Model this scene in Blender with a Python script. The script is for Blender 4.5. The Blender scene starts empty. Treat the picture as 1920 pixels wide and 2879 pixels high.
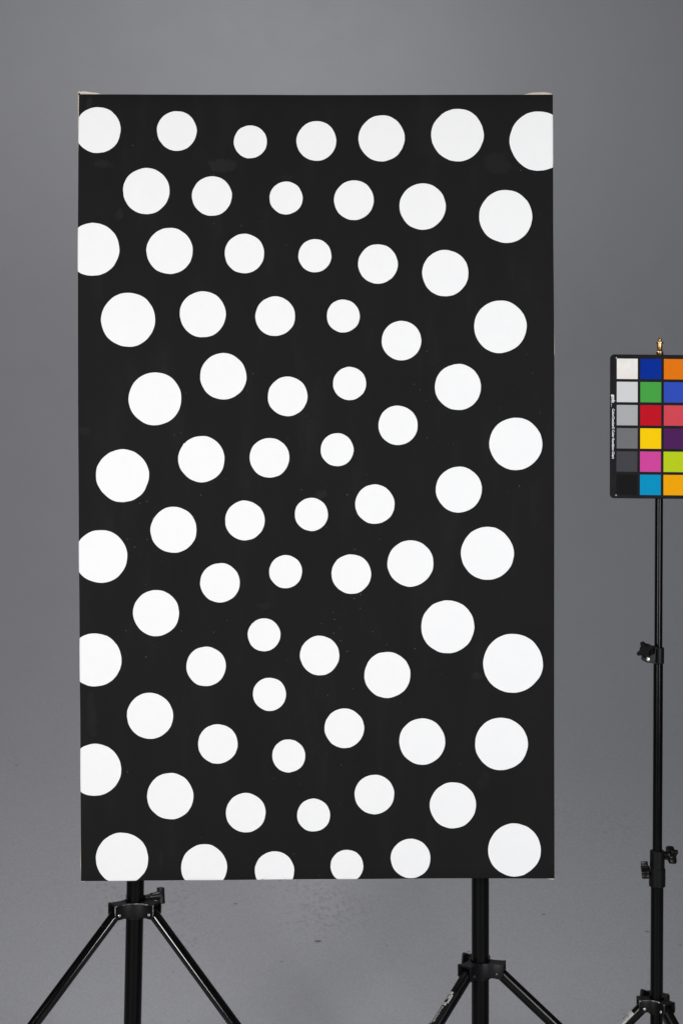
import bpy, bmesh, math, random
from mathutils import Vector, Matrix

PI = math.pi
R = math.radians
random.seed(7)
scene = bpy.context.scene
col = scene.collection

# ------------------------------------------------------------------ camera
CAM_Z = 1.35
FOCAL = 4000.0                       # focal length in photograph pixels (50 mm lens)
cam_data = bpy.data.cameras.new('camera')
cam_data.sensor_fit = 'VERTICAL'
cam_data.sensor_height = 36.0
cam_data.lens = FOCAL / 2879.0 * 36.0
cam_data.clip_end = 100.0
cam_data.dof.use_dof = True
cam_data.dof.focus_distance = 2.86
cam_data.dof.aperture_fstop = 9.0
cam = bpy.data.objects.new('camera', cam_data)
cam.location = (0, 0, CAM_Z)
cam.rotation_euler = (R(90), 0, 0)
col.objects.link(cam)
scene.camera = cam

# ------------------------------------------------------------------ world and studio lamps, plus added fills
world = bpy.data.worlds.new('World')
scene.world = world
world.use_nodes = True
bg = world.node_tree.nodes['Background']
bg.inputs['Color'].default_value = (0.92, 0.95, 1.0, 1)
bg.inputs['Strength'].default_value = 0.012

def softbox(name, loc, target, w, h, power, color, spread=180):
    ld = bpy.data.lights.new(name, 'AREA')
    ld.shape = 'RECTANGLE'
    ld.size, ld.size_y = w, h
    ld.energy = power
    ld.color = color
    ld.spread = R(spread)
    o = bpy.data.objects.new(name, ld)
    o.location = loc
    o.rotation_euler = (Vector(target) - Vector(loc)).to_track_quat('-Z', 'Y').to_euler()
    col.objects.link(o)
    return o

softbox('softbox_left', (-1.56, 0.2, 1.50), (0.0, 3.2, 1.30), 0.52, 1.50, 62.5, (1.0, 0.985, 0.97))
softbox('softbox_right', (1.56, 0.2, 1.48), (0.0, 3.2, 1.30), 0.52, 1.50, 55.0, (0.97, 0.985, 1.0))
softbox('added_overhead_fill', (-0.45, 3.5, 4.1), (-0.45, 3.5, 0.0), 1.6, 1.1, 42, (0.98, 0.98, 1.0))  # added unseen fill from above, brightens the floor and upper backdrop
softbox('added_floor_fill', (-0.3, 3.32, 3.7), (-0.45, 3.10, 0.0), 0.8, 0.7, 5.0, (0.98, 0.98, 1.0), 70)  # added unseen fill with narrow spread, brightens the floor but spares the wall

vs = scene.view_settings
vs.view_transform = 'Standard'
vs.look = 'None'
vs.exposure = 0.0
vs.gamma = 1.0
vs.use_curve_mapping = False
scene.cycles.use_denoising = True
scene.cycles.max_bounces = 6

# ------------------------------------------------------------------ helpers
def at(px, py, Y):
    """a point measured on the photograph, at the depth Y where the thing stands"""
    return Vector(((px - 960.0) * Y / FOCAL, Y, CAM_Z - (py - 1440.0) * Y / FOCAL))

def s2l(c):
    c /= 255.0
    return c / 12.92 if c <= 0.04045 else ((c + 0.055) / 1.055) ** 2.4

def srgb(r, g, b, k=1.0):
    return (min(1, s2l(r) * k), min(1, s2l(g) * k), min(1, s2l(b) * k), 1)

def smooth(me, ang=35):
    me.polygons.foreach_set('use_smooth', [True] * len(me.polygons))
    me.set_sharp_from_angle(angle=R(ang))

def obj(name, me, mats, parent=None, ang=35):
    if isinstance(me, bmesh.types.BMesh):
        bm = me
        bmesh.ops.recalc_face_normals(bm, faces=bm.faces)
        me = bpy.data.meshes.new(name)
        bm.to_mesh(me)
        bm.free()
        if ang:
            smooth(me, ang)
        for m in (mats if isinstance(mats, (list, tuple)) else [mats]):
            me.materials.append(m)
    o = bpy.data.objects.new(name, me)
    col.objects.link(o)
    if parent is not None:
        o.parent = parent
        # parents here only carry a location
        off = Vector((0, 0, 0))
        p = parent
        while p is not None:
            off += p.location
            p = p.parent
        o.location = -off
    return o

def thing(name, label, cat, loc, group=None):
    o = bpy.data.objects.new(name, None)
    o.empty_display_size = 0.1
    o.location = loc
    o['label'] = label
    o['category'] = cat
    if group:
        o['group'] = group
    col.objects.link(o)
    return o

def frame_for(d):
    d = d.normalized()
    a = Vector((0, 0, 1)) if abs(d.z) < 0.95 else Vector((0, 1, 0))
    x = a.cross(d).normalized()
    y = d.cross(x)
    return x, y, d

def lathe(bm, origin, axis, prof, n=40, caps=True, mi=0):
    """prof: list of (radius, height along axis)"""
    x, y, d = frame_for(Vector(axis))
    o = Vector(origin)
    rings = []
    for r, h in prof:
        rings.append([bm.verts.new(o + d * h + (x * math.cos(2 * PI * i / n) + y * math.sin(2 * PI * i / n)) * r) for i in range(n)])
    for a, b in zip(rings, rings[1:]):
        for i in range(n):
            f = bm.faces.new((a[i], a[(i + 1) % n], b[(i + 1) % n], b[i]))
            f.material_index = mi
    if caps:
        bm.faces.new(rings[0][::-1]).material_index = mi
        bm.faces.new(rings[-1]).material_index = mi

def tube(bm, p, q, r, n=36, bev=0.0008, mi=0):
    L = (Vector(q) - Vector(p)).length
    lathe(bm, p, Vector(q) - Vector(p), [(r - bev, 0), (r, bev), (r, L - bev), (r - bev, L)], n, mi=mi)

def prism(bm, pts, origin, ux, uy, uz, depth, bev=0.0, mi=0):
    """outline pts (2-D) in the plane ux,uy extruded along uz with chamfered rims"""
    o = Vector(origin)
    cx = sum(p[0] for p in pts) / len(pts)
    cy = sum(p[1] for p in pts) / len(pts)
    rad = max(math.hypot(p[0] - cx, p[1] - cy) for p in pts)
    k = 1 - bev / rad
    def ring(s, h):
        return [bm.verts.new(o + ux * (cx + (p[0] - cx) * s) + uy * (cy + (p[1] - cy) * s) + uz * h) for p in pts]
    rings = [ring(k, 0), ring(1, bev), ring(1, depth - bev), ring(k, depth)] if bev else [ring(1, 0), ring(1, depth)]
    n = len(pts)
    for a, b in zip(rings, rings[1:]):
        for i in range(n):
            bm.faces.new((a[i], a[(i + 1) % n], b[(i + 1) % n], b[i])).material_index = mi
    bm.faces.new(rings[0][::-1]).material_index = mi
    bm.faces.new(rings[-1]).material_index = mi

def box(bm, c, sx, sy, sz, bev=0.0, M=None):
    res = bmesh.ops.create_cube(bm, size=1.0)
    vsx = res['verts']
    bmesh.ops.scale(bm, vec=(sx, sy, sz), verts=vsx)
    if M is not None:
        bmesh.ops.transform(bm, matrix=M, verts=vsx)
    bmesh.ops.translate(bm, vec=c, verts=vsx)
    if bev:
        es = list({e for v in vsx for e in v.link_edges})
        bmesh.ops.bevel(bm, geom=es, offset=bev, segments=2, profile=0.5, affect='EDGES')

def text_mesh(body, size, offset=0.0, spacing=1.0):
    """flat lettering mesh with its left end at the origin, baseline on x; returns (verts, faces, width)"""
    cu = bpy.data.curves.new('lettering', 'FONT')
    cu.body = body
    cu.size = size
    cu.offset = offset
    cu.space_character = spacing
    cu.resolution_u = 3
    o = bpy.data.objects.new('lettering_source', cu)
    col.objects.link(o)
    bpy.context.view_layer.update()
    dg = bpy.context.evaluated_depsgraph_get()
    me = o.evaluated_get(dg).to_mesh()
    vv = [v.co.copy() for v in me.vertices]
    ff = [tuple(p.vertices) for p in me.polygons]
    o.evaluated_get(dg).to_mesh_clear()
    bpy.data.objects.remove(o)
    bpy.data.curves.remove(cu)
    x0 = min(v.x for v in vv)
    for v in vv:
        v.x -= x0
    return vv, ff, max(v.x for v in vv)

# ------------------------------------------------------------------ materials
class NT:
    def __init__(self, name):
        self.m = bpy.data.materials.new(name)
        self.m.use_nodes = True
        self.t = self.m.node_tree
        self.b = self.t.nodes['Principled BSDF']
        self._co = None
    def n(self, kind, **kw):
        nd = self.t.nodes.new(kind)
        for k, v in kw.items():
            setattr(nd, k, v)
        return nd
    def l(self, a, b):
        self.t.links.new(a, b)
    def put(self, v, sock):
        if hasattr(v, 'links'):
            self.l(v, sock)
        else:
            sock.default_value = v
    def co(self):
        if self._co is None:
            self._co = self.n('ShaderNodeTexCoord').outputs['Object']
        return self._co
    def math(self, op, a, b=None, c=None, clamp=False):
        nd = self.n('ShaderNodeMath', operation=op, use_clamp=clamp)
        self.put(a, nd.inputs[0])
        if b is not None:
            self.put(b, nd.inputs[1])
        if c is not None:
            self.put(c, nd.inputs[2])
        return nd.outputs[0]
    def vmul(self, v, vec):
        nd = self.n('ShaderNodeVectorMath', operation='MULTIPLY')
        self.l(v, nd.inputs[0])
        nd.inputs[1].default_value = vec
        return nd.outputs[0]
    def noise(self, scale, detail=3.0, rough=0.5, vec=None, dist=0.0):
        nd = self.n('ShaderNodeTexNoise')
        self.l(vec if vec is not None else self.co(), nd.inputs['Vector'])
        nd.inputs['Scale'].default_value = scale
        nd.inputs['Detail'].default_value = detail
        nd.inputs['Roughness'].default_value = rough
        nd.inputs['Distortion'].default_value = dist
        return nd.outputs['Fac']
    def rng(self, v, a, b, c=0.0, d=1.0):
        nd = self.n('ShaderNodeMapRange')
        self.put(v, nd.inputs[0])
        for i, x in enumerate((a, b, c, d)):
            nd.inputs[i + 1].default_value = x
        return nd.outputs[0]
    def mix(self, f, a, b):
        nd = self.n('ShaderNodeMix', data_type='RGBA')
        self.put(f, nd.inputs[0])
        self.put(a, nd.inputs[6])
        self.put(b, nd.inputs[7])
        return nd.outputs[2]
    def specks(self, scale, size, keep, vec=None):
        """sparse small spots: 1 inside a spot"""
        nd = self.n('ShaderNodeTexVoronoi')
        self.l(vec if vec is not None else self.co(), nd.inputs['Vector'])
        nd.inputs['Scale'].default_value = scale
        sep = self.n('ShaderNodeSeparateColor')
        self.l(nd.outputs['Color'], sep.inputs[0])
        on = self.math('GREATER_THAN', sep.outputs[0], 1 - keep)
        rad = self.math('MULTIPLY', sep.outputs[1], size)
        edge = self.math('SUBTRACT', rad, nd.outputs['Distance'])
        return self.math('MULTIPLY', on, self.rng(edge, 0.0, size * 0.35))
    def bump(self, h, strength, dist):
        nd = self.n('ShaderNodeBump')
        nd.inputs['Strength'].default_value = strength
        nd.inputs['Distance'].default_value = dist
        self.l(h, nd.inputs['Height'])
        self.l(nd.outputs[0], self.b.inputs['Normal'])
    def set(self, **kw):
        names = {'color': 'Base Color', 'rough': 'Roughness', 'metal': 'Metallic', 'spec': 'Specular IOR Level', 'coat': 'Coat Weight', 'coat_rough': 'Coat Roughness', 'sheen': 'Sheen Weight'}
        for k, v in kw.items():
            self.put(v, self.b.inputs[names[k]])
        return self

def simple(name, color, rough, metal=0.0, spec=0.5, var=0.12, scale=120):
    t = NT(name)
    f = t.noise(scale, 3)
    dark = tuple(c * (1 - var) for c in color[:3]) + (1,)
    lite = tuple(min(1, c * (1 + var)) for c in color[:3]) + (1,)
    t.set(color=t.mix(f, dark, lite), rough=t.rng(f, 0.2, 0.8, rough * 0.85, min(1, rough * 1.15)), metal=metal, spec=spec)
    return t.m

# backdrop: one painted studio sweep
t = NT('grey_backdrop_paint')
sepb = t.n('ShaderNodeSeparateXYZ')
t.l(t.co(), sepb.inputs[0])
low = t.rng(sepb.outputs[2], 1.1, 0.15)          # trodden, dirtier towards the floor
broad = t.noise(0.9, 3, 0.5)
mid = t.noise(7, 4, 0.6)
cloud = t.noise(2.6, 3, 0.5, vec=t.vmul(t.co(), (1, 1, 0.35)))
fine = t.noise(330, 3, 0.7)
grain = t.noise(290, 4, 0.75, vec=t.vmul(t.co(), (0.7, 1, 1)))
base = t.mix(t.math('ADD', t.math('MULTIPLY', broad, 0.5), t.math('MULTIPLY', cloud, 0.5)), (0.310, 0.313, 0.338, 1), (0.343, 0.345, 0.366, 1))
base = t.mix(t.rng(mid, 0.35, 0.7, 0.0, 0.08), base, (0.25, 0.25, 0.26, 1))
gk = t.math('ADD', t.math('MULTIPLY', low, 0.80), 0.12)
base = t.mix(t.math('MULTIPLY', t.rng(grain, 0.42, 0.70, 0.0, 0.44), gk), base, (0.18, 0.18, 0.185, 1))
base = t.mix(t.math('MULTIPLY', t.rng(grain, 0.52, 0.28, 0.0, 0.32), gk), base, (0.52, 0.52, 0.53, 1))
dk = t.math('ADD', t.math('MULTIPLY', low, 0.85), 0.15)
flat = t.vmul(t.co(), (0.55, 1.0, 1.0))
base = t.mix(t.math('MULTIPLY', t.math('MULTIPLY', t.specks(8, 0.060, 0.60, vec=flat), 0.85), dk), base, (0.10, 0.095, 0.09, 1))
base = t.mix(t.math('MULTIPLY', t.math('MULTIPLY', t.specks(24, 0.13, 0.40, vec=flat), 0.62), dk), base, (0.09, 0.09, 0.09, 1))
scuff = t.math('MULTIPLY', t.rng(t.noise(2.3, 2, 0.5), 0.60, 0.70), t.rng(t.noise(70, 3, 0.6), 0.52, 0.62))
base = t.mix(t.math('MULTIPLY', t.math('MULTIPLY', scuff, 0.30), dk), base, (0.15, 0.145, 0.14, 1))
t.set(color=base, rough=t.rng(mid, 0.3, 0.7, 0.50, 0.60), spec=0.35)
t.bump(t.math('ADD', grain, t.math('MULTIPLY', fine, 0.5)), 0.35, 0.0015)
M_BACK = t.m

# painted canvas: black paint on the face and round the fold, raw cream cloth further back
PY = 2.85                                    # depth of the painting's face
def canvas_material():
    t = NT('black_painted_canvas')
    co = t.co()
    sep = t.n('ShaderNodeSeparateXYZ')
    t.l(co, sep.inputs[0])
    wav = t.noise(6, 3, 0.6)
    col_ = t.mix(wav, (0.0074, 0.0072, 0.0072, 1), (0.0096, 0.0091, 0.0089, 1))
    brush = t.noise(14, 4, 0.65, vec=t.vmul(co, (1.0, 1.0, 0.25)))
    col_ = t.mix(t.rng(brush, 0.55, 0.8, 0.0, 0.5), col_, (0.0155, 0.015, 0.015, 1))
    # touched-up strokes of a slightly lighter black: (x, z, half width, half height, strength) on the face
    wob = t.noise(45, 4, 0.7)
    for (px, py, hw, hh, k) in ((515, 380, 34, 15, .9), (238, 376, 20, 12, .7), (276, 492, 9, 17, .7), (1142, 375, 38, 24, .5),
                                (736, 1134, 15, 10, .8), (210, 1650, 14, 60, .5), (196, 990, 16, 9, .5), (1096, 1552, 14, 9, .7),
                                (603, 1391, 22, 8, .5), (206, 232, 8, 16, .8), (660, 408, 24, 6, .4), (1110, 1790, 14, 20, .3), (370, 1975, 7, 22, .4)):
        c = at(px * 1920 / 1568, py * 1920 / 1568, PY)
        s = 1920 / 1568 * PY / FOCAL
        dx = t.math('DIVIDE', t.math('SUBTRACT', sep.outputs[0], c.x), hw * s)
        dz = t.math('DIVIDE', t.math('SUBTRACT', sep.outputs[2], c.z), hh * s)
        d2 = t.math('ADD', t.math('MULTIPLY', dx, dx), t.math('MULTIPLY', dz, dz))
        d2 = t.math('ADD', d2, t.rng(wob, 0.3, 0.7, -0.9, 0.9))
        col_ = t.mix(t.rng(d2, 1.1, 0.5, 0.0, k * 0.62), col_, (0.0205, 0.020, 0.020, 1))
    clus = t.rng(t.noise(5, 2, 0.5), 0.5, 0.62)
    sp = t.math('MULTIPLY', t.specks(75, 0.11, 0.35), clus)
    col_ = t.mix(t.math('MULTIPLY', sp, 0.5), col_, (0.30, 0.30, 0.30, 1))
    edge = t.math('ADD', sep.outputs[1], t.rng(t.noise(55, 3, 0.6), 0.3, 0.7, -0.003, 0.003))
    cream = t.mix(t.noise(300, 2), (0.47, 0.40, 0.32, 1), (0.60, 0.52, 0.43, 1))
    col_ = t.mix(t.rng(edge, PY + 0.0065, PY + 0.008), col_, cream)
    t.set(color=col_, rough=t.rng(brush, 0.3, 0.75, 0.72, 0.60), spec=0.10)
    wx = t.n('ShaderNodeTexWave', bands_direction='X'); t.l(co, wx.inputs['Vector']); wx.inputs['Scale'].default_value = 190; wx.inputs['Distortion'].default_value = 0.6
    wz = t.n('ShaderNodeTexWave', bands_direction='Z'); t.l(co, wz.inputs['Vector']); wz.inputs['Scale'].default_value = 190; wz.inputs['Distortion'].default_value = 0.6
    t.bump(t.math('ADD', t.math('ADD', wx.outputs['Fac'], wz.outputs['Fac']), t.noise(240, 3)), 0.25, 0.0004)
    return t.m
M_CANVAS = canvas_material()

t = NT('white_dot_paint')
f = t.noise(38, 4, 0.6)
f2 = t.noise(150, 3, 0.6, vec=t.vmul(t.co(), (1, 1, 0.4)))
t.set(color=t.mix(t.rng(t.math('ADD', t.math('MULTIPLY', f, 0.6), t.math('MULTIPLY', f2, 0.4)), 0.35, 0.65), (0.858, 0.860, 0.867, 1), (0.874, 0.874, 0.875, 1)), rough=0.6, spec=0.12)
t.bump(f2, 0.25, 0.0004)
M_DOT = t.m

t = NT('raw_cream_canvas')
t.set(color=t.mix(t.noise(240, 3), (0.53, 0.44, 0.35, 1), (0.70, 0.61, 0.51, 1)), rough=0.85, spec=0.2)
t.bump(t.noise(700, 2), 0.3, 0.0004)
M_CREAM = t.m
M_WOOD = simple('pine_stretcher_wood', (0.48, 0.33, 0.19, 1), 0.6, var=0.25, scale=30)

def black_metal(name, base, rough, wear, spec=0.5, coat=0.0, grain=0.06):
    t = NT(name)
    sc = t.specks(170, 0.16, wear)
    n1 = t.noise(60, 4, 0.6)
    c = t.mix(n1, tuple(x * 0.85 for x in base) + (1,), tuple(x * 1.2 for x in base) + (1,))
    c = t.mix(t.math('MULTIPLY', sc, t.rng(n1, 0.45, 0.6, 0.0, 0.55)), c, (0.30, 0.28, 0.25, 1))
    t.set(color=c, rough=t.rng(t.noise(35, 3, 0.6), 0.3, 0.7, rough * 0.88, rough * 1.15), spec=spec)
    if coat:
        t.set(coat=coat, coat_rough=0.08)
    if grain:
        t.bump(t.noise(420, 2), grain, 0.0003)
    return t.m
M_TUBE = black_metal('black_anodised_tube', (0.0022, 0.0022, 0.0025), 0.22, 0.02, 0.17, grain=0)
M_LEG = black_metal('black_gloss_leg_enamel', (0.0022, 0.0022, 0.0025), 0.115, 0.10, 0.55, grain=0)
M_LEGSATIN = black_metal('black_satin_leg_enamel', (0.0024, 0.0024, 0.0028), 0.25, 0.03, 0.28, grain=0)
M_HUB = black_metal('black_satin_casting', (0.0042, 0.0042, 0.0042), 0.46, 0.04, 0.16)
M_HUBB = black_metal('black_satin_casting_blueish', (0.0052, 0.0052, 0.0062), 0.44, 0.01, 0.18)
M_KNOB = black_metal('black_moulded_plastic', (0.0036, 0.0036, 0.0038), 0.36, 0.0, 0.22)
M_KNOBMATT = black_metal('black_matt_plastic', (0.0032, 0.0032, 0.0034), 0.5, 0.0, 0.08)
M_RUBBER = simple('black_rubber', (0.012, 0.012, 0.012, 1), 0.8, spec=0.3)
t = NT('worn_bare_edge')
f = t.noise(160, 4, 0.75)
t.set(color=t.mix(t.rng(f, 0.42, 0.58), (0.012, 0.012, 0.012, 1), (0.40, 0.39, 0.37, 1)), rough=0.4, metal=t.rng(f, 0.42, 0.58, 0.0, 0.4))
M_WORN = t.m
t = NT('chipped_black_edge')
f = t.noise(130, 4, 0.75)
t.set(color=t.mix(t.rng(f, 0.52, 0.62), (0.006, 0.006, 0.006, 1), (0.34, 0.33, 0.31, 1)), rough=0.45)
M_CHIP = t.m
M_STEEL = simple('bright_zinc_screw', (0.55, 0.54, 0.50, 1), 0.35, metal=0.85, var=0.2, scale=900)
M_DARKSTEEL = simple('blackened_screw', (0.07, 0.07, 0.07, 1), 0.28, metal=0.7, var=0.2, scale=900)
t = NT('brass_spigot_metal')
f = t.noise(500, 3, 0.6)
t.set(color=t.mix(f, (0.42, 0.25, 0.10, 1), (0.58, 0.37, 0.16, 1)), rough=t.rng(f, 0.3, 0.7, 0.22, 0.34), metal=1.0)
M_BRASS = t.m

# ------------------------------------------------------------------ backdrop
def build_backdrop():
    WALL, COVE, TOP, HALF = 5.4, 1.9, 4.3, 3.8
    prof = [(-2.0, 0.0), (0.0, 0.0), (1.0, 0.0), (2.0, 0.0), (3.0, 0.0)]
    for i in range(25):
        a = PI / 2 * i / 24
        prof.append((WALL - COVE + COVE * math.sin(a), COVE - COVE * math.cos(a)))
    prof += [(WALL, z) for z in (2.3, 2.8, 3.3, TOP)]
    bm = bmesh.new()
    xs = [-HALF + 2 * HALF * i / 24 for i in range(25)]
    grid = []
    for (y, z) in prof:
        grid.append([bm.verts.new((x, y + 0.004 * math.sin(1.7 * x + z) * (z > 0.9), z)) for x in xs])
    for a, b in zip(grid, grid[1:]):
        for i in range(24):
            bm.faces.new((a[i], a[i + 1], b[i + 1], b[i]))
    o = obj('backdrop', bm, M_BACK, None, 60)
    o['kind'] = 'structure'
    o['label'] = 'seamless grey painted studio backdrop curving from floor into wall'
    o['category'] = 'backdrop'
    return o
build_backdrop()

# ------------------------------------------------------------------ painting
S = PY / FOCAL                                # metres per photograph pixel on the painting's face
def PX(px): return (px - 960.0) * S
def PZ(py): return CAM_Z - (py - 1440.0) * S
ZT, ZB = PZ(265.0), PZ(2475.0)

def interp(tab, v):
    if v <= tab[0][0]: return tab[0][1]
    for (a, b), (c, d) in zip(tab, tab[1:]):
        if v <= c:
            k = (v - a) / (c - a)
            k = k * k * (3 - 2 * k)
            return b + (d - b) * k
    return tab[-1][1]
def py_of(z): return 1440.0 + (CAM_Z - z) / S
def px_of(x): return 960.0 + x / S
LEFT = [(264, 222.5), (480, 220.5), (720, 219.2), (1100, 220.0), (1480, 222.0), (1800, 224.3), (2100, 226.5), (2479, 228.2)]
RIGHT = [(265, 1553.7), (600, 1554.6), (900, 1556.8), (1000, 1557.8), (1500, 1557.6), (2000, 1557.4), (2471, 1558.4)]
TOPE = [(222, 264.5), (600, 265.4), (960, 266.4), (1300, 265.8), (1554, 265.6)]
BOT = [(228, 2478.6), (420, 2477.0), (560, 2475.6), (960, 2472.8), (1300, 2470.6), (1558, 2471.2)]
def xL(z): return PX(interp(LEFT, py_of(z)))
def xR(z): return PX(interp(RIGHT, py_of(z)))
def zT(x): return PZ(interp(TOPE, px_of(x)))
def zB(x): return PZ(interp(BOT, px_of(x)))
FR = 0.0022                                   # fold radius of the cloth over the bars
DEPTH = 0.040

def bend(e, off):
    """distance e past the start of the fold -> (outward, backward)"""
    if e <= 0:
        return e, -off
    a = e / FR
    if a < PI / 2:
        return (FR + off) * math.sin(a), FR - (FR + off) * math.cos(a)
    return FR + off, FR + (e - FR * PI / 2)

def wrap(x, z, off=0.0):
    l, r, tp, bt = xL(z) + FR, xR(z) - FR, zT(x) - FR, zB(x) + FR
    y = -off
    if x > r:
        o_, b_ = bend(x - r, off); x = r + o_; y = max(y, b_)
    elif x < l:
        o_, b_ = bend(l - x, off); x = l - o_; y = max(y, b_)
    if z > tp:
        o_, b_ = bend(z - tp, off); z = tp + o_; y = max(y, b_)
    elif z < bt:
        o_, b_ = bend(bt - z, off); z = bt - o_; y = max(y, b_)
    return Vector((x, PY + y, z))

painting = thing('painting', 'tall black canvas painting covered in hand-painted white dots, held up on two stands', 'painting', (0, PY, PZ(2475)))

def build_canvas():
    bm = bmesh.new()
    ext = [FR * PI / 2 + DEPTH, FR * PI / 2 + 0.012, FR * PI / 2, FR * PI / 3, FR * PI / 6, 0.0]
    NX, NZ = 40, 64
    us = [(-1, e) for e in ext] + [(0, i / NX) for i in range(1, NX)] + [(1, e) for e in ext[::-1]]
    ws = [(-1, e) for e in ext] + [(0, i / NZ) for i in range(1, NZ)] + [(1, e) for e in ext[::-1]]
    grid = []
    for (kz, w) in ws:
        row = []
        for (kx, u) in us:
            z0 = ZB + (ZT - ZB) * (w if kz == 0 else (0 if kz < 0 else 1))
            x0 = xL(z0) + (xR(z0) - xL(z0)) * (u if kx == 0 else (0 if kx < 0 else 1))
            if kz == 0: z = zB(x0) + FR + (zT(x0) - zB(x0) - 2 * FR) * w
            elif kz > 0: z = zT(x0) - FR + w
            else: z = zB(x0) + FR - w
            if kx == 0: x = xL(z) + FR + (xR(z) - xL(z) - 2 * FR) * u
            elif kx > 0: x = xR(z) - FR + u
            else: x = xL(z) + FR - u
            row.append(bm.verts.new(wrap(x, z)))
        grid.append(row)
    for a, b in zip(grid, grid[1:]):
        for i in range(len(us) - 1):
            bm.faces.new((a[i], a[i + 1], b[i + 1], b[i]))
    bmesh.ops.remove_doubles(bm, verts=bm.verts, dist=1e-6)
    return obj('canvas', bm, M_CANVAS, painting, 50)
canvas = build_canvas()

# dots: centre x, y and radius, measured at 1568 px across the photograph
DOTS = [(225, 299, 53), (406.5, 301, 45.7), (575, 326, 38), (726.5, 324, 45.7), (876, 318, 53), (1050, 310.5, 60.3), (1237, 324, 68),
 (336.5, 439, 53.3), (487, 450.5, 45.7), (657, 455, 38), (812.5, 460, 45.7), (970, 474.5, 53.2), (1160.5, 497.5, 61),
 (214, 573, 61), (390, 576.5, 53.2), (561.5, 582.5, 45.5), (723, 587.5, 38.2), (867.5, 606.5, 45.5), (1022, 627.5, 53.3),
 (295, 734.5, 62.2), (466, 722, 53), (632, 726.5, 45.7), (788, 726, 38), (921.5, 782.5, 45.5), (1148, 750.5, 60.3),
 (356.5, 916, 60.8), (513, 864.5, 53.3), (660.5, 910.5, 45.6), (802.5, 881, 38.2), (913.5, 977, 45.3), (1051, 889, 53), (1183.5, 1019.5, 60.5),
 (282, 1092.5, 60.8), (463, 1054.5, 53.2), (619, 1051.5, 45.7), (774, 1033, 38), (860.5, 1158, 45.3), (1053, 1124.5, 52.8),
 (232, 1278, 61), (399, 1217, 53), (562.5, 1195.5, 45.6), (715, 1181.5, 38.2), (1118.5, 1271, 60.8), (942, 1294, 53), (806.5, 1318.5, 45.5),
 (656, 1313, 38), (505.5, 1338.5, 45.5), (359, 1408, 53), (218.5, 1515.5, 61.3), (1027.5, 1439.5, 61), (606.5, 1458, 37.8), (734, 1505.5, 45.3),
 (473.5, 1530.5, 45.5), (889, 1550, 53), (1177, 1523.5, 68.2), (619, 1594.5, 38.2), (345, 1644, 53), (790.5, 1672.5, 45.5), (969, 1703, 53),
 (1150.5, 1708.5, 60.5), (500.5, 1708.5, 45.5), (663, 1736, 38), (219, 1768, 60), (391.5, 1828.5, 53.3), (859.5, 1824.5, 45.5), (1039.5, 1849.5, 53),
 (564.5, 1866.5, 45.5), (720, 1872, 38), (1180.5, 1952, 60.7), (281, 1972, 60), (469, 1992, 53), (630.5, 2000.5, 45.5), (796.5, 1989, 37.7), (942.5, 1971.5, 45.5)]

def build_dot(i, cx, cy, r):
    rnd = random.Random(100 + i)
    k = 1920 / 1568
    x0, z0, r0 = PX(cx * k), PZ(cy * k), r * k * S
    N = 128
    har = [(h, rnd.uniform(0, 2 * PI), rnd.uniform(0.2, 1.0) * a) for h, a in ((2, .006), (3, .006), (4, .004), (5, .004), (6, .004), (7, .003), (9, .003), (11, .003), (14, .002), (19, .0018), (26, .0014))]
    WRAP = FR * PI / 2 + 0.0045
    bound = []
    for j in range(N):
        a = 2 * PI * j / N
        rr = r0 * (1 + sum(am * math.sin(h * a + ph) for h, ph, am in har))
        if i == 33:                           # the dot with a nick in its rim
            da = (a - R(139) + PI) % (2 * PI) - PI
            rr += r0 * (0.035 * math.exp(-(da / 0.03) ** 2) - 0.02 * math.exp(-((da + 0.07) / 0.03) ** 2))
        for _ in range(3):                    # stop where the paint ends behind the fold
            x, z = x0 + rr * math.cos(a), z0 + rr * math.sin(a)
            s = 1.0
            if x < xL(z) + FR - WRAP: s = min(s, (x0 - (xL(z) + FR - WRAP)) / max(1e-6, x0 - x))
            if x > xR(z) - FR + WRAP: s = min(s, ((xR(z) - FR + WRAP) - x0) / max(1e-6, x - x0))
            if z < zB(x) + FR - WRAP: s = min(s, (z0 - (zB(x) + FR - WRAP)) / max(1e-6, z0 - z))
            if z > zT(x) - FR + WRAP: s = min(s, ((zT(x) - FR + WRAP) - z0) / max(1e-6, z - z0))
            rr *= s
        bound.append((a, rr))
    bm = bmesh.new()
    M_ = 0.004                                # finer rings where the paint runs over a fold
    cut = x0 - r0 < xL(z0) + M_ or x0 + r0 > xR(z0) - M_ or z0 - r0 < zB(x0) + M_ or z0 + r0 > zT(x0) - M_
    rings = [0.35, 0.7] + ([0.8] + [0.82 + 0.01 * q for q in range(18)] if cut else [0.94]) + [1 - 0.0004 / r0]
    cen = bm.verts.new(wrap(x0, z0, 0.00035))
    prev = None
    for s in rings + [1.0]:
        off = 0.00035 if s < 1 else -0.0001
        ring = [bm.verts.new(wrap(x0 + rr * s * math.cos(a), z0 + rr * s * math.sin(a), off)) for a, rr in bound]
        if prev is None:
            for j in range(N):
                bm.faces.new((cen, ring[j], ring[(j + 1) % N]))
        else:
            for j in range(N):
                bm.faces.new((prev[j], ring[j], ring[(j + 1) % N], prev[(j + 1) % N]))
        prev = ring
    return obj('white_dot', bm, M_DOT, canvas, 40)
for i, (cx, cy, r) in enumerate(DOTS):
    build_dot(i, cx, cy, r)

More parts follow.
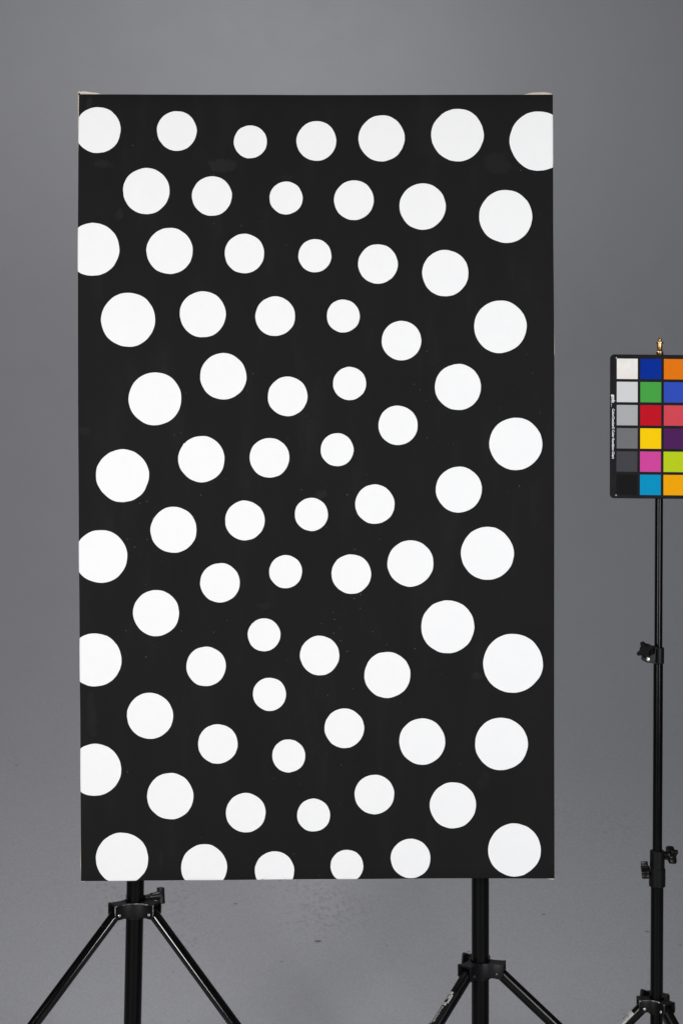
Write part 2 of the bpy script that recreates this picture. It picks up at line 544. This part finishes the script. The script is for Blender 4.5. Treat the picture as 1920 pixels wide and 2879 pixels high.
# folded cloth that stands proud of the edges: side, from, to (photograph px), thickness profile in px
def edge_fold(side, a, b, prof, y0=0.003, y1=0.036, name='canvas_fold'):
    bm = bmesh.new()
    n = 24
    rows = []
    for i in range(n + 1):
        t_ = i / n
        s = a + (b - a) * t_
        d = max(interp(prof, t_), 0.02) * S
        row = []
        for (yy, k) in ((y0, -0.6), (y0, 0.55), (y0 + 0.0012, 0.86), (y0 + 0.004, 1.0), (y1 - 0.004, 1.0), (y1, 0.7), (y1, -0.6)):
            dd = d * k if k > 0 else -0.0015
            if side == 'T': x = PX(s); p = Vector((x, PY + yy, zT(x) + dd))
            elif side == 'B': x = PX(s); p = Vector((x, PY + yy, zB(x) - dd))
            elif side == 'L': z = PZ(s); p = Vector((xL(z) - dd, PY + yy, z))
            else: z = PZ(s); p = Vector((xR(z) + dd, PY + yy, z))
            row.append(bm.verts.new(p))
        rows.append(row)
    m = len(rows[0])
    for r0, r1 in zip(rows, rows[1:]):
        for j in range(m):
            bm.faces.new((r0[j], r0[(j + 1) % m], r1[(j + 1) % m], r1[j]))
    bm.faces.new(rows[0]); bm.faces.new(rows[-1][::-1])
    return obj(name, bm, M_CREAM, painting, 50)
edge_fold('T', 219, 292, [(0, 7.5), (0.2, 9.5), (0.6, 6), (1, 0)])
edge_fold('L', 256, 440, [(0, 2), (0.05, 4.6), (0.45, 3.6), (0.8, 2.0), (1, 0)])
edge_fold('T', 1462, 1553, [(0, 0), (0.45, 7.6), (0.75, 8.6), (0.93, 6.5), (1, 2)])
edge_fold('B', 1534, 1558, [(0, 0), (0.5, 3.5), (0.85, 5.4), (1, 3)])
edge_fold('B', 228, 246, [(0, 2.2), (0.4, 3.0), (1, 0)])
edge_fold('L', 2330, 2468, [(0, 0), (0.45, 1.3), (0.75, 3.4), (1, 0.6)])
edge_fold('L', 600, 1100, [(0, 0), (0.3, 0.9), (0.6, 0.5), (1, 0)])
edge_fold('R', 920, 1000, [(0, 0), (0.3, 0.4), (0.6, 0.9), (0.92, 1.3), (1, 0)], y0=0.0016)

# wooden stretcher frame inside the cloth
for (x0_, x1_, z0_, z1_) in ((PX(230), PX(1548), PZ(265) - 0.050, PZ(265) - 0.004), (PX(234), PX(1552), PZ(2470) + 0.005, PZ(2470) + 0.051),
                             (PX(230), PX(230) + 0.046, PZ(2470) + 0.0515, PZ(265) - 0.0505), (PX(1548) - 0.046, PX(1548), PZ(2470) + 0.0515, PZ(265) - 0.0505),
                             (PX(230) + 0.0465, PX(1548) - 0.0465, 1.37, 1.416)):
    bm = bmesh.new()
    box(bm, ((x0_ + x1_) / 2, PY + 0.021, (z0_ + z1_) / 2), x1_ - x0_, 0.030, z1_ - z0_, 0.002)
    obj('stretcher_bar', bm, M_WOOD, painting)

# ------------------------------------------------------------------ stands
def star_outline(r, prongs=4, rot=0.0, valley=0.50, n=72):
    out = []
    for i in range(n):
        a = 2 * PI * i / n
        c = math.cos(prongs / 2.0 * a) ** 2
        f = valley + (1 - valley) * min(1.0, c ** 1.6 * 1.12)
        out.append((r * f * math.cos(a + rot), r * f * math.sin(a + rot)))
    return out

def wing_outline(r, rot):
    q = []
    for (u, v) in ((1.0, 0.30), (0.96, 0.40), (0.80, 0.42), (0.45, 0.33), (0.0, 0.40)):
        q.append((u, v))
    full = q + [(-u, v) for u, v in q[-2::-1]]
    full = full + [(-u, -v) for u, v in full]
    c, s_ = math.cos(rot), math.sin(rot)
    return [(r * (u * c - v * s_), r * (u * s_ + v * c)) for u, v in full]

def star_knob(name, parent, centre, axis, r, depth, neck, rot=0.0, prongs=4, mat=None, neck_r=0.006):
    """a moulded star knob whose inner face sits at centre and whose screw neck runs back from it"""
    x, y, d = frame_for(Vector(axis))
    bm = bmesh.new()
    if prongs == 2:
        prism(bm, wing_outline(r, rot), centre, x, y, d, depth, 0.0014)
    else:
        prism(bm, star_outline(r, prongs, rot), centre, x, y, d, depth, 0.0016)
    lathe(bm, Vector(centre) - d * neck, d, [(neck_r, 0), (neck_r, neck * 0.4), (neck_r * 1.35, neck * 0.5), (neck_r * 1.35, neck * 0.8), (neck_r * 1.7, neck), (neck_r * 1.7, neck + 0.002)], 24)
    return obj(name, bm, mat or M_KNOB, parent, 32)

def screw(parent, p, axis, r, mat, cross=True):
    x, y, d = frame_for(Vector(axis))
    bm = bmesh.new()
    lathe(bm, p, d, [(r, -0.002), (r, 0.0004), (r * 0.85, 0.0011), (r * 0.45, 0.0015), (r * 0.34, 0.0009)], 20)
    return obj('rivet', bm, mat, parent)

def clampi(v, a, b): return max(a, min(b, v))

def light_stand(label, group, base, lean, rc, hub_z, az, tan_el, r_leg, arm_r, arm_h, plate_h, upper, hub_mat, screw_mat, worn, knob, leg_mat):
    """base: floor point under the column; lean: sideways run per metre of height; az: azimuths of the three legs from the camera side"""
    root = thing('light_stand', label, 'light stand', (base[0], base[1], 0.0), group)
    bx_, by_ = base
    def ax(z): return Vector((bx_ + lean * z, by_, z))
    up = Vector((lean, 0, 1)).normalized()
    # column sections
    for (z0, z1, r) in upper:
        bm = bmesh.new()
        tube(bm, ax(z0), ax(z1), r, 48)
        obj('column', bm, M_TUBE, root)
    # hub: three open channels joined by concave webs, legs pivoting inside
    top = hub_z
    hc = ax(top)
    dirs = [Vector((math.sin(R(a)), -math.cos(R(a)), 0)) for a in az]
    perps = [Vector((d.y, -d.x, 0)) for d in dirs]      # points clockwise (seen from above)
    th = 0.0022
    outline = []
    webs = []
    for k in range(3):
        d, p = dirs[k], perps[k]
        d2, p2 = dirs[(k + 1) % 3], perps[(k + 1) % 3]
        # side of this arm that faces the next arm, and side of the next arm that faces this one
        s1 = 1 if p.dot(d2) > 0 else -1
        s2 = 1 if p2.dot(d) > 0 else -1
        A = d * arm_r + p * s1 * arm_h
        B = d2 * arm_r + p2 * s2 * arm_h
        mid = (d + d2).normalized() * (rc + 0.0045)
        ctrl = mid * 2 - (A + B) / 2
        n = 20
        pts = []
        for i in range(n + 1):
            t_ = i / n
            # straight near the ends, curved round the column
            q = A * (1 - t_) ** 2 + ctrl * 2 * t_ * (1 - t_) + B * t_ ** 2
            pts.append(q)
        webs.append(pts)
        outline += [(q.x, q.y) for q in pts]
    hub = None
    bm = bmesh.new()
    # top plate with a ring collar round the column
    vt = [bm.verts.new(hc + Vector((x, y, 0))) for x, y in outline]
    vm = [bm.verts.new(hc + Vector((x * 0.985, y * 0.985, 0.0012))) for x, y in outline]
    vb = [bm.verts.new(hc + Vector((x, y, -th))) for x, y in outline]
    nn = len(outline)
    for i in range(nn):
        j = (i + 1) % nn
        bm.faces.new((vt[i], vt[j], vm[j], vm[i]))
        bm.faces.new((vb[i], vb[j], vt[j], vt[i]))
    vr = [bm.verts.new(hc + Vector((x, y, 0.0012)).normalized() * (rc + 0.0028)) for x, y in outline]
    vc = [bm.verts.new(hc + Vector((x, y, -0.02)).normalized() * (rc + 0.0016) + Vector((0, 0, -0.006))) for x, y in outline]
    for i in range(nn):
        j = (i + 1) % nn
        bm.faces.new((vm[i], vm[j], vr[j], vr[i]))
        bm.faces.new((vr[i], vr[j], vc[j], vc[i]))
    bm.faces.new(vb[::-1])
    hub = obj('hub', bm, hub_mat, root, 40)
    for k, pts in enumerate(webs):
        bm = bmesh.new()
        n = len(pts) - 1
        rows = []
        for i, q in enumerate(pts):
            tq = (pts[min(i + 1, n)] - pts[max(i - 1, 0)]).normalized()
            nrm = Vector((tq.y, -tq.x, 0))
            if nrm.dot(q) < 0:
                nrm = -nrm
            dist = min((q - pts[0]).length, (q - pts[n]).length)
            rr = 0.0075
            cut = rr - math.sqrt(max(0, rr * rr - (rr - min(dist, rr)) ** 2))
            arch = 0.0025 * math.sin(PI * i / n)
            zb = -plate_h + cut + arch
            o_ = nrm * 0.0004
            rows.append([bm.verts.new(hc + q + o_ + Vector((0, 0, 0.0010))), bm.verts.new(hc + q + o_ * 3.2 + Vector((0, 0, -0.0008))),
                         bm.verts.new(hc + q + o_ * 3.2 + Vector((0, 0, zb + 0.0006))), bm.verts.new(hc + q + o_ + Vector((0, 0, zb))),
                         bm.verts.new(hc + q - nrm * th + Vector((0, 0, zb))), bm.verts.new(hc + q - nrm * th + Vector((0, 0, 0.0010)))])
        for r0, r1 in zip(rows, rows[1:]):
            for j in range(6):
                f = bm.faces.new((r0[j], r0[(j + 1) % 6], r1[(j + 1) % 6], r1[j]))
                if worn and j in (0, 2):
                    f.material_index = 2
        for rw in (rows[0], rows[-1]):
            f = bm.faces.new(rw)
            f.material_index = (0, 2, 1)[worn]
        web = obj('hub_web', bm, [hub_mat, M_WORN, M_CHIP], hub, 40)
        # pivot screws through both ends of the web
        for (e0, e1) in ((0, 3), (n, n - 3)):
            tq = (pts[e1] - pts[e0]).normalized()
            nrm = Vector((tq.y, -tq.x, 0))
            if nrm.dot(pts[e0] + pts[e1]) < 0:
                nrm = -nrm
            # stand a little in from the end, on the curved web
            want, acc, i = 0.0095, 0.0, e0
            step = 1 if e1 > e0 else -1
            while acc < want and 0 <= i + step <= n:
                acc += (pts[i + step] - pts[i]).length
                i += step
            screw(web, hc + pts[i] + nrm * 0.0014 + Vector((0, 0, -plate_h * 0.66)), nrm, 0.0034, screw_mat)
    # hub collar and its clamping knob
    bm = bmesh.new()
    lathe(bm, ax(top - plate_h - 0.004), up, [(rc + 0.0012, 0), (rc + 0.004, 0.001), (rc + 0.004, plate_h)], 40)
    obj('hub_sleeve', bm, hub_mat, root)
    ka, kz, kr, kd, kn, krot, kout = knob
    kdir = Vector((math.sin(R(ka)), -math.cos(R(ka)), 0))
    star_knob('knob', hub, ax(top + kz) + kdir * (rc + kout), kdir, kr, kd, kn, R(krot), prongs=2)
    # legs
    legs = []
    for k in range(3):
        d = dirs[k]
        el = math.atan(tan_el)
        ld = (d * math.cos(el) + Vector((0, 0, -math.sin(el)))).normalized()
        piv = hc + d * (arm_r - 0.0115) + Vector((0, 0, -plate_h * 0.60))
        p0 = piv - ld * 0.010
        L = (p0.z - 0.016) / -ld.z
        p1 = p0 + ld * L
        bm = bmesh.new()
        tube(bm, p0, p1, r_leg, 40, 0.001)
        leg = obj('leg', bm, leg_mat, root)
        bm = bmesh.new()
        lathe(bm, p1 - ld * 0.032, ld, [(r_leg + 0.0005, 0), (r_leg + 0.0028, 0.001), (r_leg + 0.0028, 0.026), (r_leg + 0.001, 0.034), (r_leg * 0.5, 0.037)], 28)
        obj('rubber_foot', bm, M_RUBBER, leg)
        legs.append((leg, p0, ld, L))
    # spreader below: a fixed bracket at the foot of the column with one flat brace to each leg
    zb_ = top * 0.36
    bm = bmesh.new()
    lathe(bm, ax(zb_), up, [(rc + 0.001, 0), (rc + 0.006, 0.002), (rc + 0.006, 0.026), (rc + 0.001, 0.028)], 36)
    for d in dirs:
        x_, y_ = d, Vector((-d.y, d.x, 0))
        prism(bm, [(rc, -0.009), (rc + 0.026, -0.009), (rc + 0.030, 0), (rc + 0.026, 0.009), (rc, 0.009)], ax(zb_ + 0.004), x_, y_, Vector((0, 0, 1)), 0.020, 0.001)
    obj('spreader_bracket', bm, hub_mat, root)
    for k, (leg, p0, ld, L) in enumerate(legs):
        a_ = ax(zb_ + 0.014) + dirs[k] * (rc + 0.022)
        b_ = p0 + ld * (L * 0.56)
        side = Vector((-dirs[k].y, dirs[k].x, 0))
        dv = (b_ - a_)
        upv = side.cross(dv.normalized())
        for s in (-1, 1):
            bm = bmesh.new()
            prism(bm, [(-0.008, -0.006), (dv.length + 0.008, -0.006), (dv.length + 0.008, 0.006), (-0.008, 0.006)], a_ + side * (s * (r_leg + 0.0015) - 0.001), dv.normalized(), upv, side, 0.002)
            obj('brace', bm, M_HUB, root)
        bm = bmesh.new()
        tube(bm, b_ - side * (r_leg + 0.006), b_ + side * (r_leg + 0.006), 0.0035, 16, 0.0006)
        obj('brace_bolt', bm, screw_mat, root)
    return root, legs, ax

GROUP = 'black tripod stands in front of the backdrop'
YS = PY + DEPTH + 0.026                       # depth of the columns that carry the painting
Sy = YS / FOCAL
rcol = 24.5 * Sy

# left carrier
xa = (381.2 - 960) * Sy; za = CAM_Z - (2500 - 1440) * Sy
xb = (373.5 - 960) * Sy; zb_ = CAM_Z - (2870 - 1440) * Sy
lean1 = (xa - xb) / (za - zb_)
base1 = (xb - lean1 * zb_, YS)
TOPREST = ZT - 0.062
st1, legs1, ax1 = light_stand('black tripod stand with scuffed hub, under the left end of the dotted painting', GROUP, base1, lean1, rcol,
    CAM_Z - (2533.5 - 1440) * Sy, (-55, 66, 189.5), 1.06, 0.0112, 0.0525, 0.0165, 0.030,
    [(0.10, 1.02, rcol), (1.02, TOPREST + 0.03, rcol * 0.82)], M_HUB, M_STEEL, 2, (118, 0.004, 0.0165, 0.0125, 0.030, 82, 0.032), M_LEG)
# right carrier
base2 = ((1349.7 - 960) * Sy, YS)
st2, legs2, ax2 = light_stand('black tripod stand with printed leg label, under the right end of the dotted painting', GROUP, base2, 0.0, rcol,
    CAM_Z - (2703 - 1440) * Sy, (-46, 74, 194), 0.852, 0.0120, 0.050, 0.0165, 0.030,
    [(0.08, 0.95, rcol), (0.95, TOPREST + 0.03, rcol * 0.82)], M_HUBB, M_DARKSTEEL, 0, (188, -0.009, 0.029, 0.012, 0.020, 6, 0.016), M_LEGSATIN)
# chart stand
YC = 2.876
Sc = YC / FOCAL
xa = (1850.0 - 960) * Sc; za = CAM_Z - (1700 - 1440) * Sc
xb = (1844.6 - 960) * Sc; zb_ = CAM_Z - (2800 - 1440) * Sc
lean3 = (xa - xb) / (za - zb_)
base3 = (xb - lean3 * zb_, YC)
r3a, r3b, r3c = 17.6 * Sc, 13.3 * Sc, 11.1 * Sc
zq = lambda py: CAM_Z - (py - 1440) * Sc
st3, legs3, ax3 = light_stand('slim black telescopic stand with brass spigot, standing behind the colour chart', GROUP, base3, lean3, r3a,
    zq(2808), (-90, 30, 150), 1.0, 0.0112, 0.0375, 0.0145, 0.0255,
    [(0.07, zq(2470), r3a), (zq(2470), zq(1846), r3b), (zq(1846), zq(1000), r3c)], M_HUB, M_STEEL, 1, (186, -0.004, 0.0235, 0.011, 0.016, 8, 0.013), M_LEGSATIN)

# collars that join the carriers' column sections, and the arms the painting's top bar rests on
for st, axf, zc in ((st1, ax1, 1.02), (st2, ax2, 0.95)):
    bm = bmesh.new()
    lathe(bm, axf(zc - 0.03), (0, 0, 1), [(rcol + 0.0005, 0), (rcol + 0.005, 0.002), (rcol + 0.005, 0.048), (rcol * 0.83, 0.052)], 40)
    c_ = obj('collar', bm, M_KNOB, st)
    star_knob('knob', c_, axf(zc - 0.006) + Vector((0, rcol + 0.018, 0)), (0, 1, 0), 0.022, 0.012, 0.018)
    bm = bmesh.new()
    p = axf(TOPREST)
    tube(bm, p + Vector((0, 0.012, 0.0)), Vector((p.x, PY + 0.008, p.z)), 0.0115, 24)
    lathe(bm, p + Vector((0, 0, -0.016)), (0, 0, 1), [(rcol * 0.9, 0), (rcol * 1.02, 0.002), (rcol * 1.02, 0.030), (rcol * 0.9, 0.032)], 32)
    obj('support_arm', bm, M_HUB, st)

# telescopic collars of the chart stand
def collar(px0, px1, py0, py1, r_in):
    z1, z0 = zq(py0), zq(py1)
    r = (px1 - px0) / 2 * Sc
    bm = bmesh.new()
    lathe(bm, ax3(z0), (lean3, 0, 1), [(r_in + 0.0003, -0.0008), (r - 0.0014, 0), (r, 0.0016), (r, z1 - z0 - 0.0012), (r - 0.0009, z1 - z0), (r_in + 0.0012, z1 - z0), (r_in + 0.0004, z1 - z0 - 0.003)], 48)
    return bm, r
bm, rk = collar(1834.0, 1866.5, 1820.5, 1866.5, r3b)
# clamp ear on the left of the collar
cA = ax3(zq(1852))
ear = [(math.cos(a) * 0.0068, math.sin(a) * 0.0068) for a in [2 * PI * i / 20 for i in range(20)]]
ear_c = at(1821.0, 1854.6, YC - 0.034)
prism(bm, ear, ear_c, Vector((1, 0, 0)), Vector((0, 0, 1)), Vector((0, 1, 0)), 0.036, 0.0008)
prism(bm, [(0, -0.0066), (0.014, -0.009), (0.014, 0.012), (0.003, 0.0066)], ear_c + Vector((0, 0.0004, 0)), Vector((1, 0, 0)), Vector((0, 0, 1)), Vector((0, 1, 0)), 0.0352)
# boss the knob screws into
prism(bm, [(-0.0105, -0.008), (0.004, -0.011), (0.004, 0.0165), (-0.0085, 0.0165)], ax3(zq(1842)) + Vector((0, -0.009, 0)), Vector((1, 0, 0)), Vector((0, 0, 1)), Vector((0, 1, 0)), 0.018, 0.0012)
mid_collar = obj('collar', bm, M_HUBB, st3)
screw(mid_collar, ear_c + Vector((0, -0.0002, 0)), (0, -1, 0), 0.0039, M_STEEL)
star_knob('knob', mid_collar, at(1816.5, 1829.5, YC - 0.0205), (-0.55, -0.83, 0.08), 0.0192, 0.009, 0.014, R(27), neck_r=0.0085, mat=M_KNOBMATT)

bm, rk = collar(1825.5, 1866.5, 2391.5, 2446, r3b)
up_collar = obj('collar', bm, M_HUB, st3)
star_knob('knob', up_collar, at(1876, 2403.5, YC) , (0.96, 0.22, -0.10), 0.0188, 0.015, 0.010, R(52), neck_r=0.0052)
bm, rk = collar(1823, 1868.5, 2441, 2493, r3a)
low_collar = obj('collar', bm, M_HUB, st3)
star_knob('knob', low_collar, at(1822, 2446, YC), (-0.97, 0.20, -0.10), 0.0182, 0.0145, 0.010, R(38), neck_r=0.0052)
screw(low_collar, at(1868.5, 2471, YC), (1, -0.15, 0), 0.0034, M_STEEL)

# brass spigot
bm = bmesh.new()
base_ = ax3(zq(999.5))
base_.x = (1853.4 - 960) * Sc
u = Sc
prof = [(7.0, -6), (10.6, -5.5), (10.6, -0.6), (10.3, 0), (10.3, 9.6), (9.6, 10.4), (7.9, 10.8), (7.4, 12), (7.2, 30), (7.6, 33), (10.0, 33.3), (10.6, 33.8), (10.6, 36.6), (9.6, 37.3), (5.2, 37.8), (4.6, 39.5), (4.6, 41.5), (5.5, 42.8), (5.6, 46.0), (4.8, 47.6), (1.0, 48.0)]
lathe(bm, base_, (0, 0, 1), [(r * u, h * u) for r, h in prof], 40)
spig = obj('spigot', bm, M_BRASS, st3, 30)
bm = bmesh.new()
lathe(bm, base_ + Vector((0, 0, -9 * u)), (0, 0, 1), [(9 * u, 0), (13.2 * u, 1 * u), (13.2 * u, 7.6 * u), (11 * u, 9.2 * u)], 36)
obj('spigot_ring', bm, M_RUBBER, st3)

# labels on two legs: patches bent round the tube
def leg_patch(bm, p0, ld, r, s0, s1, a0, a1, mi=0, n=14, eps=0.00015):
    c, l = leg_frame(p0, ld, s0)
    rows = []
    for i in range(n + 1):
        a = R(a0 + (a1 - a0) * i / n)
        nv = c * math.cos(a) + l * math.sin(a)
        rows.append((bm.verts.new(p0 + ld * s0 + nv * (r + eps)), bm.verts.new(p0 + ld * s1 + nv * (r + eps))))
    for a, b in zip(rows, rows[1:]):
        bm.faces.new((a[0], a[1], b[1], b[0])).material_index = mi

def leg_frame(p0, ld, s):
    p = p0 + ld * s
    c = Vector((0, 0, CAM_Z)) - p
    c = (c - ld * c.dot(ld)).normalized()
    l = ld.cross(c).normalized()
    if l.x > 0:
        l = -l
    return c, l

def leg_text(bm, body, size, p0, ld, r, s_at, a_at, down=True, eps=0.0003, mi=0, offset=0.0, spacing=1.0):
    vv, ff, w = text_mesh(body, size, offset, spacing)
    c, l = leg_frame(p0, ld, s_at)
    ids = []
    for v in vv:
        if down:
            s = s_at + v.x; a = R(a_at) - v.y / r
        else:
            s = s_at - v.x; a = R(a_at) + v.y / r
        nv = c * math.cos(a) + l * math.sin(a)
        ids.append(bm.verts.new(p0 + ld * s + nv * (r + eps)))
    for f in ff:
        try:
            bm.faces.new([ids[i] for i in f]).material_index = mi
        except ValueError:
            pass
    return w

M_LABELBLACK = simple('glossy_black_label', (0.010, 0.010, 0.010, 1), 0.22)
M_SILVER = simple('silver_label_foil', (0.50, 0.49, 0.47, 1), 0.30, metal=0.35, scale=200)
M_PRINT = simple('light_grey_print', (0.52, 0.51, 0.49, 1), 0.4)
M_INK = simple('black_print', (0.012, 0.012, 0.012, 1), 0.45)
M_WHITEPRINT = simple('white_print', (0.72, 0.72, 0.74, 1), 0.5)

leg, p0, ld, L = legs2[0]
rl = 0.0120
s0 = 0.060
bm = bmesh.new(); leg_patch(bm, p0, ld, rl, s0, s0 + 0.19, 4, 118)
lab = obj('leg_label', bm, M_LABELBLACK, leg)
bm = bmesh.new()
leg_patch(bm, p0, ld, rl, s0 + 0.002, s0 + 0.0085, 26, 92, eps=0.0003)
leg_patch(bm, p0, ld, rl, s0 + 0.0275, s0 + 0.0345, 26, 92, eps=0.0003)
leg_patch(bm, p0, ld, rl, s0 + 0.0085, s0 + 0.0275, 14, 33, eps=0.0003)
obj('label_frame', bm, M_SILVER, lab)
bm = bmesh.new()
leg_text(bm, 'PBL', 0.0078, p0, ld, rl, s0 + 0.0100, 62, eps=0.00045, offset=0.0002)
leg_text(bm, 'PhotoSelettife', 0.0066, p0, ld, rl, s0 + 0.0375, 58, eps=0.0004, offset=0.00012)
leg_text(bm, 'PhotoSelettife', 0.0040, p0, ld, rl, s0 + 0.0385, 84, eps=0.0004)
obj('label_lettering', bm, M_PRINT, lab)

leg, p0, ld, L = legs3[0]
rl = 0.0112
s0 = 0.034
bm = bmesh.new(); leg_patch(bm, p0, ld, rl, s0, s0 + 0.105, 14, 112)
lab = obj('leg_label', bm, M_SILVER, leg)
bm = bmesh.new()
leg_text(bm, 'Calumet.', 0.0150, p0, ld, rl, s0 + 0.064, 60, down=False, offset=0.0003, eps=0.0003)
leg_text(bm, 'CALUMET PHOTO CO', 0.0050, p0, ld, rl, s0 + 0.060, 34, down=False, eps=0.0003)
obj('label_lettering', bm, M_INK, lab)

# ------------------------------------------------------------------ colour chart
chart = thing('color_chart', 'black board of coloured test patches clipped to the slim stand', 'color chart', tuple(at(1858, 1402, PY)))
CT = R(-0.30)                                # the board hangs a touch clockwise
C0 = at(1714.6, 996.5, PY)
ex = Vector((math.cos(R(0.55)), 0, -math.sin(R(0.55))))
ez = Vector((-math.sin(R(0.12)), 0, -math.cos(R(0.12))))
ey = Vector((0, 1, 0))
def CP(u_, v_, d=0.0):
    """u right, v down from the board's top left corner, in photograph px on its plane"""
    return C0 + ex * (u_ * S) + ez * (v_ * S) - ey * d
CW, CH, CR = 292.0, 404.6, 12.0
pts = []
for (cx, cy, a0) in ((CR, CR, 180), (CW - CR, CR, 270), (CW - CR, CH - CR, 0), (CR, CH - CR, 90)):
    for i in range(9):
        a = R(a0 + 90 * i / 8)
        pts.append(((cx + CR * math.cos(a)) * S, (cy + CR * math.sin(a)) * S))
bm = bmesh.new()
prism(bm, pts, C0, ex, ez, ey, 0.0032, 0.0005)
M_BOARD = simple('black_chart_board', (0.0072, 0.0067, 0.0080, 1), 0.50, spec=0.06, var=0.1, scale=40)
board = obj('board', bm, M_BOARD, chart)
KI = 0.92
COLS = [
 [(233, 227, 222), (209, 209, 210), (170, 171, 173), (112, 112, 115), (66, 66, 71), (20, 19, 21)],
 [(0, 44, 148), (70, 160, 68), (190, 16, 34), (248, 203, 0), (205, 69, 152), (0, 143, 189)],
 [(226, 117, 12), (47, 77, 182), (208, 70, 82), (76, 30, 86), (183, 203, 26), (238, 163, 0)],
 [(114, 80, 66), (199, 148, 128), (92, 122, 158), (88, 108, 62), (130, 128, 178), (98, 190, 172)]]
for ci, colr in enumerate(COLS):
    for ri, c in enumerate(colr):
        u0 = 18.4 + ci * 66.1 - (0.6 if ri > 3 else 0.0)
        v0 = 11.9 + ri * 65.15 - ci * 0.05
        bm = bmesh.new()
        w_, h_ = 58.6, 57.2
        vs_ = [bm.verts.new(CP(u0 + a * w_, v0 + b * h_, d)) for d in (-0.0002, 0.00025) for a, b in ((0, 0), (1, 0), (1, 1), (0, 1))]
        bm.faces.new(vs_[4:])
        for i in range(4):
            bm.faces.new((vs_[i], vs_[(i + 1) % 4], vs_[4 + (i + 1) % 4], vs_[4 + i]))
        t = NT('chart_patch_paint')
        base_c = srgb(*c, KI)
        if ci == 0 and ri == 0:
            blot = t.rng(t.noise(38, 3, 0.6), 0.42, 0.66)
            t.set(color=t.mix(blot, base_c, srgb(238, 236, 233, KI)), rough=0.65, spec=0.06)
        else:
            t.set(color=t.mix(t.noise(60, 3), tuple(x * 0.98 for x in base_c[:3]) + (1,), tuple(min(1, x * 1.02) for x in base_c[:3]) + (1,)), rough=0.65, spec=0.06)
        obj('color_patch', bm, t.m, board, 0)

def board_text(name, body, size, u0, v0, length=None, offset=0.0):
    """lettering that reads downwards: tops of the letters point right"""
    vv, ff, w = text_mesh(body, size, offset)
    k = (length * S / w) if length else 1.0
    bm = bmesh.new()
    ids = [bm.verts.new(CP(u0, v0, 0.0003) + ez * (v.x * k) + ex * v.y) for v in vv]
    for f in ff:
        try:
            bm.faces.new([ids[i] for i in f])
        except ValueError:
            pass
    return obj(name, bm, M_WHITEPRINT, board, 0)
board_text('logo_lettering', 'gmb', 11.2 * S, 5.2, 112.8, 23.2, 0.00030)
board_text('maker_lettering', 'GRETAGMACBETH', 2.6 * S, 2.4, 119.5, 28.0)
board_text('title_lettering', 'ColorChecker\u00ae Color Rendition Chart', 8.6 * S, 5.6, 153.2, 140.5, 0.00018)
for (u_, v_) in ((17.0, 10.2), (16.8, 396.0)):
    bm = bmesh.new()
    for (a, b) in ((2.7, 0.32), (0.32, 2.7)):
        d_ = 0.0003 if a > b else 0.00042
        bm.faces.new([bm.verts.new(CP(u_ + sx * a, v_ + sy * b, d_)) for sx, sy in ((-1, -1), (1, -1), (1, 1), (-1, 1))])
    obj('register_mark', bm, M_WHITEPRINT, board, 0)
# spring clip that holds the board on the stand
bm = bmesh.new()
cc = at(1852, 1180, PY + 0.012)
box(bm, cc + Vector((0, -0.0035, 0)), 0.040, 0.006, 0.11, 0.0015)
box(bm, cc + Vector((0, 0.003, 0)), 0.022, 0.010, 0.06, 0.0015)
obj('clip', bm, M_KNOB, chart)
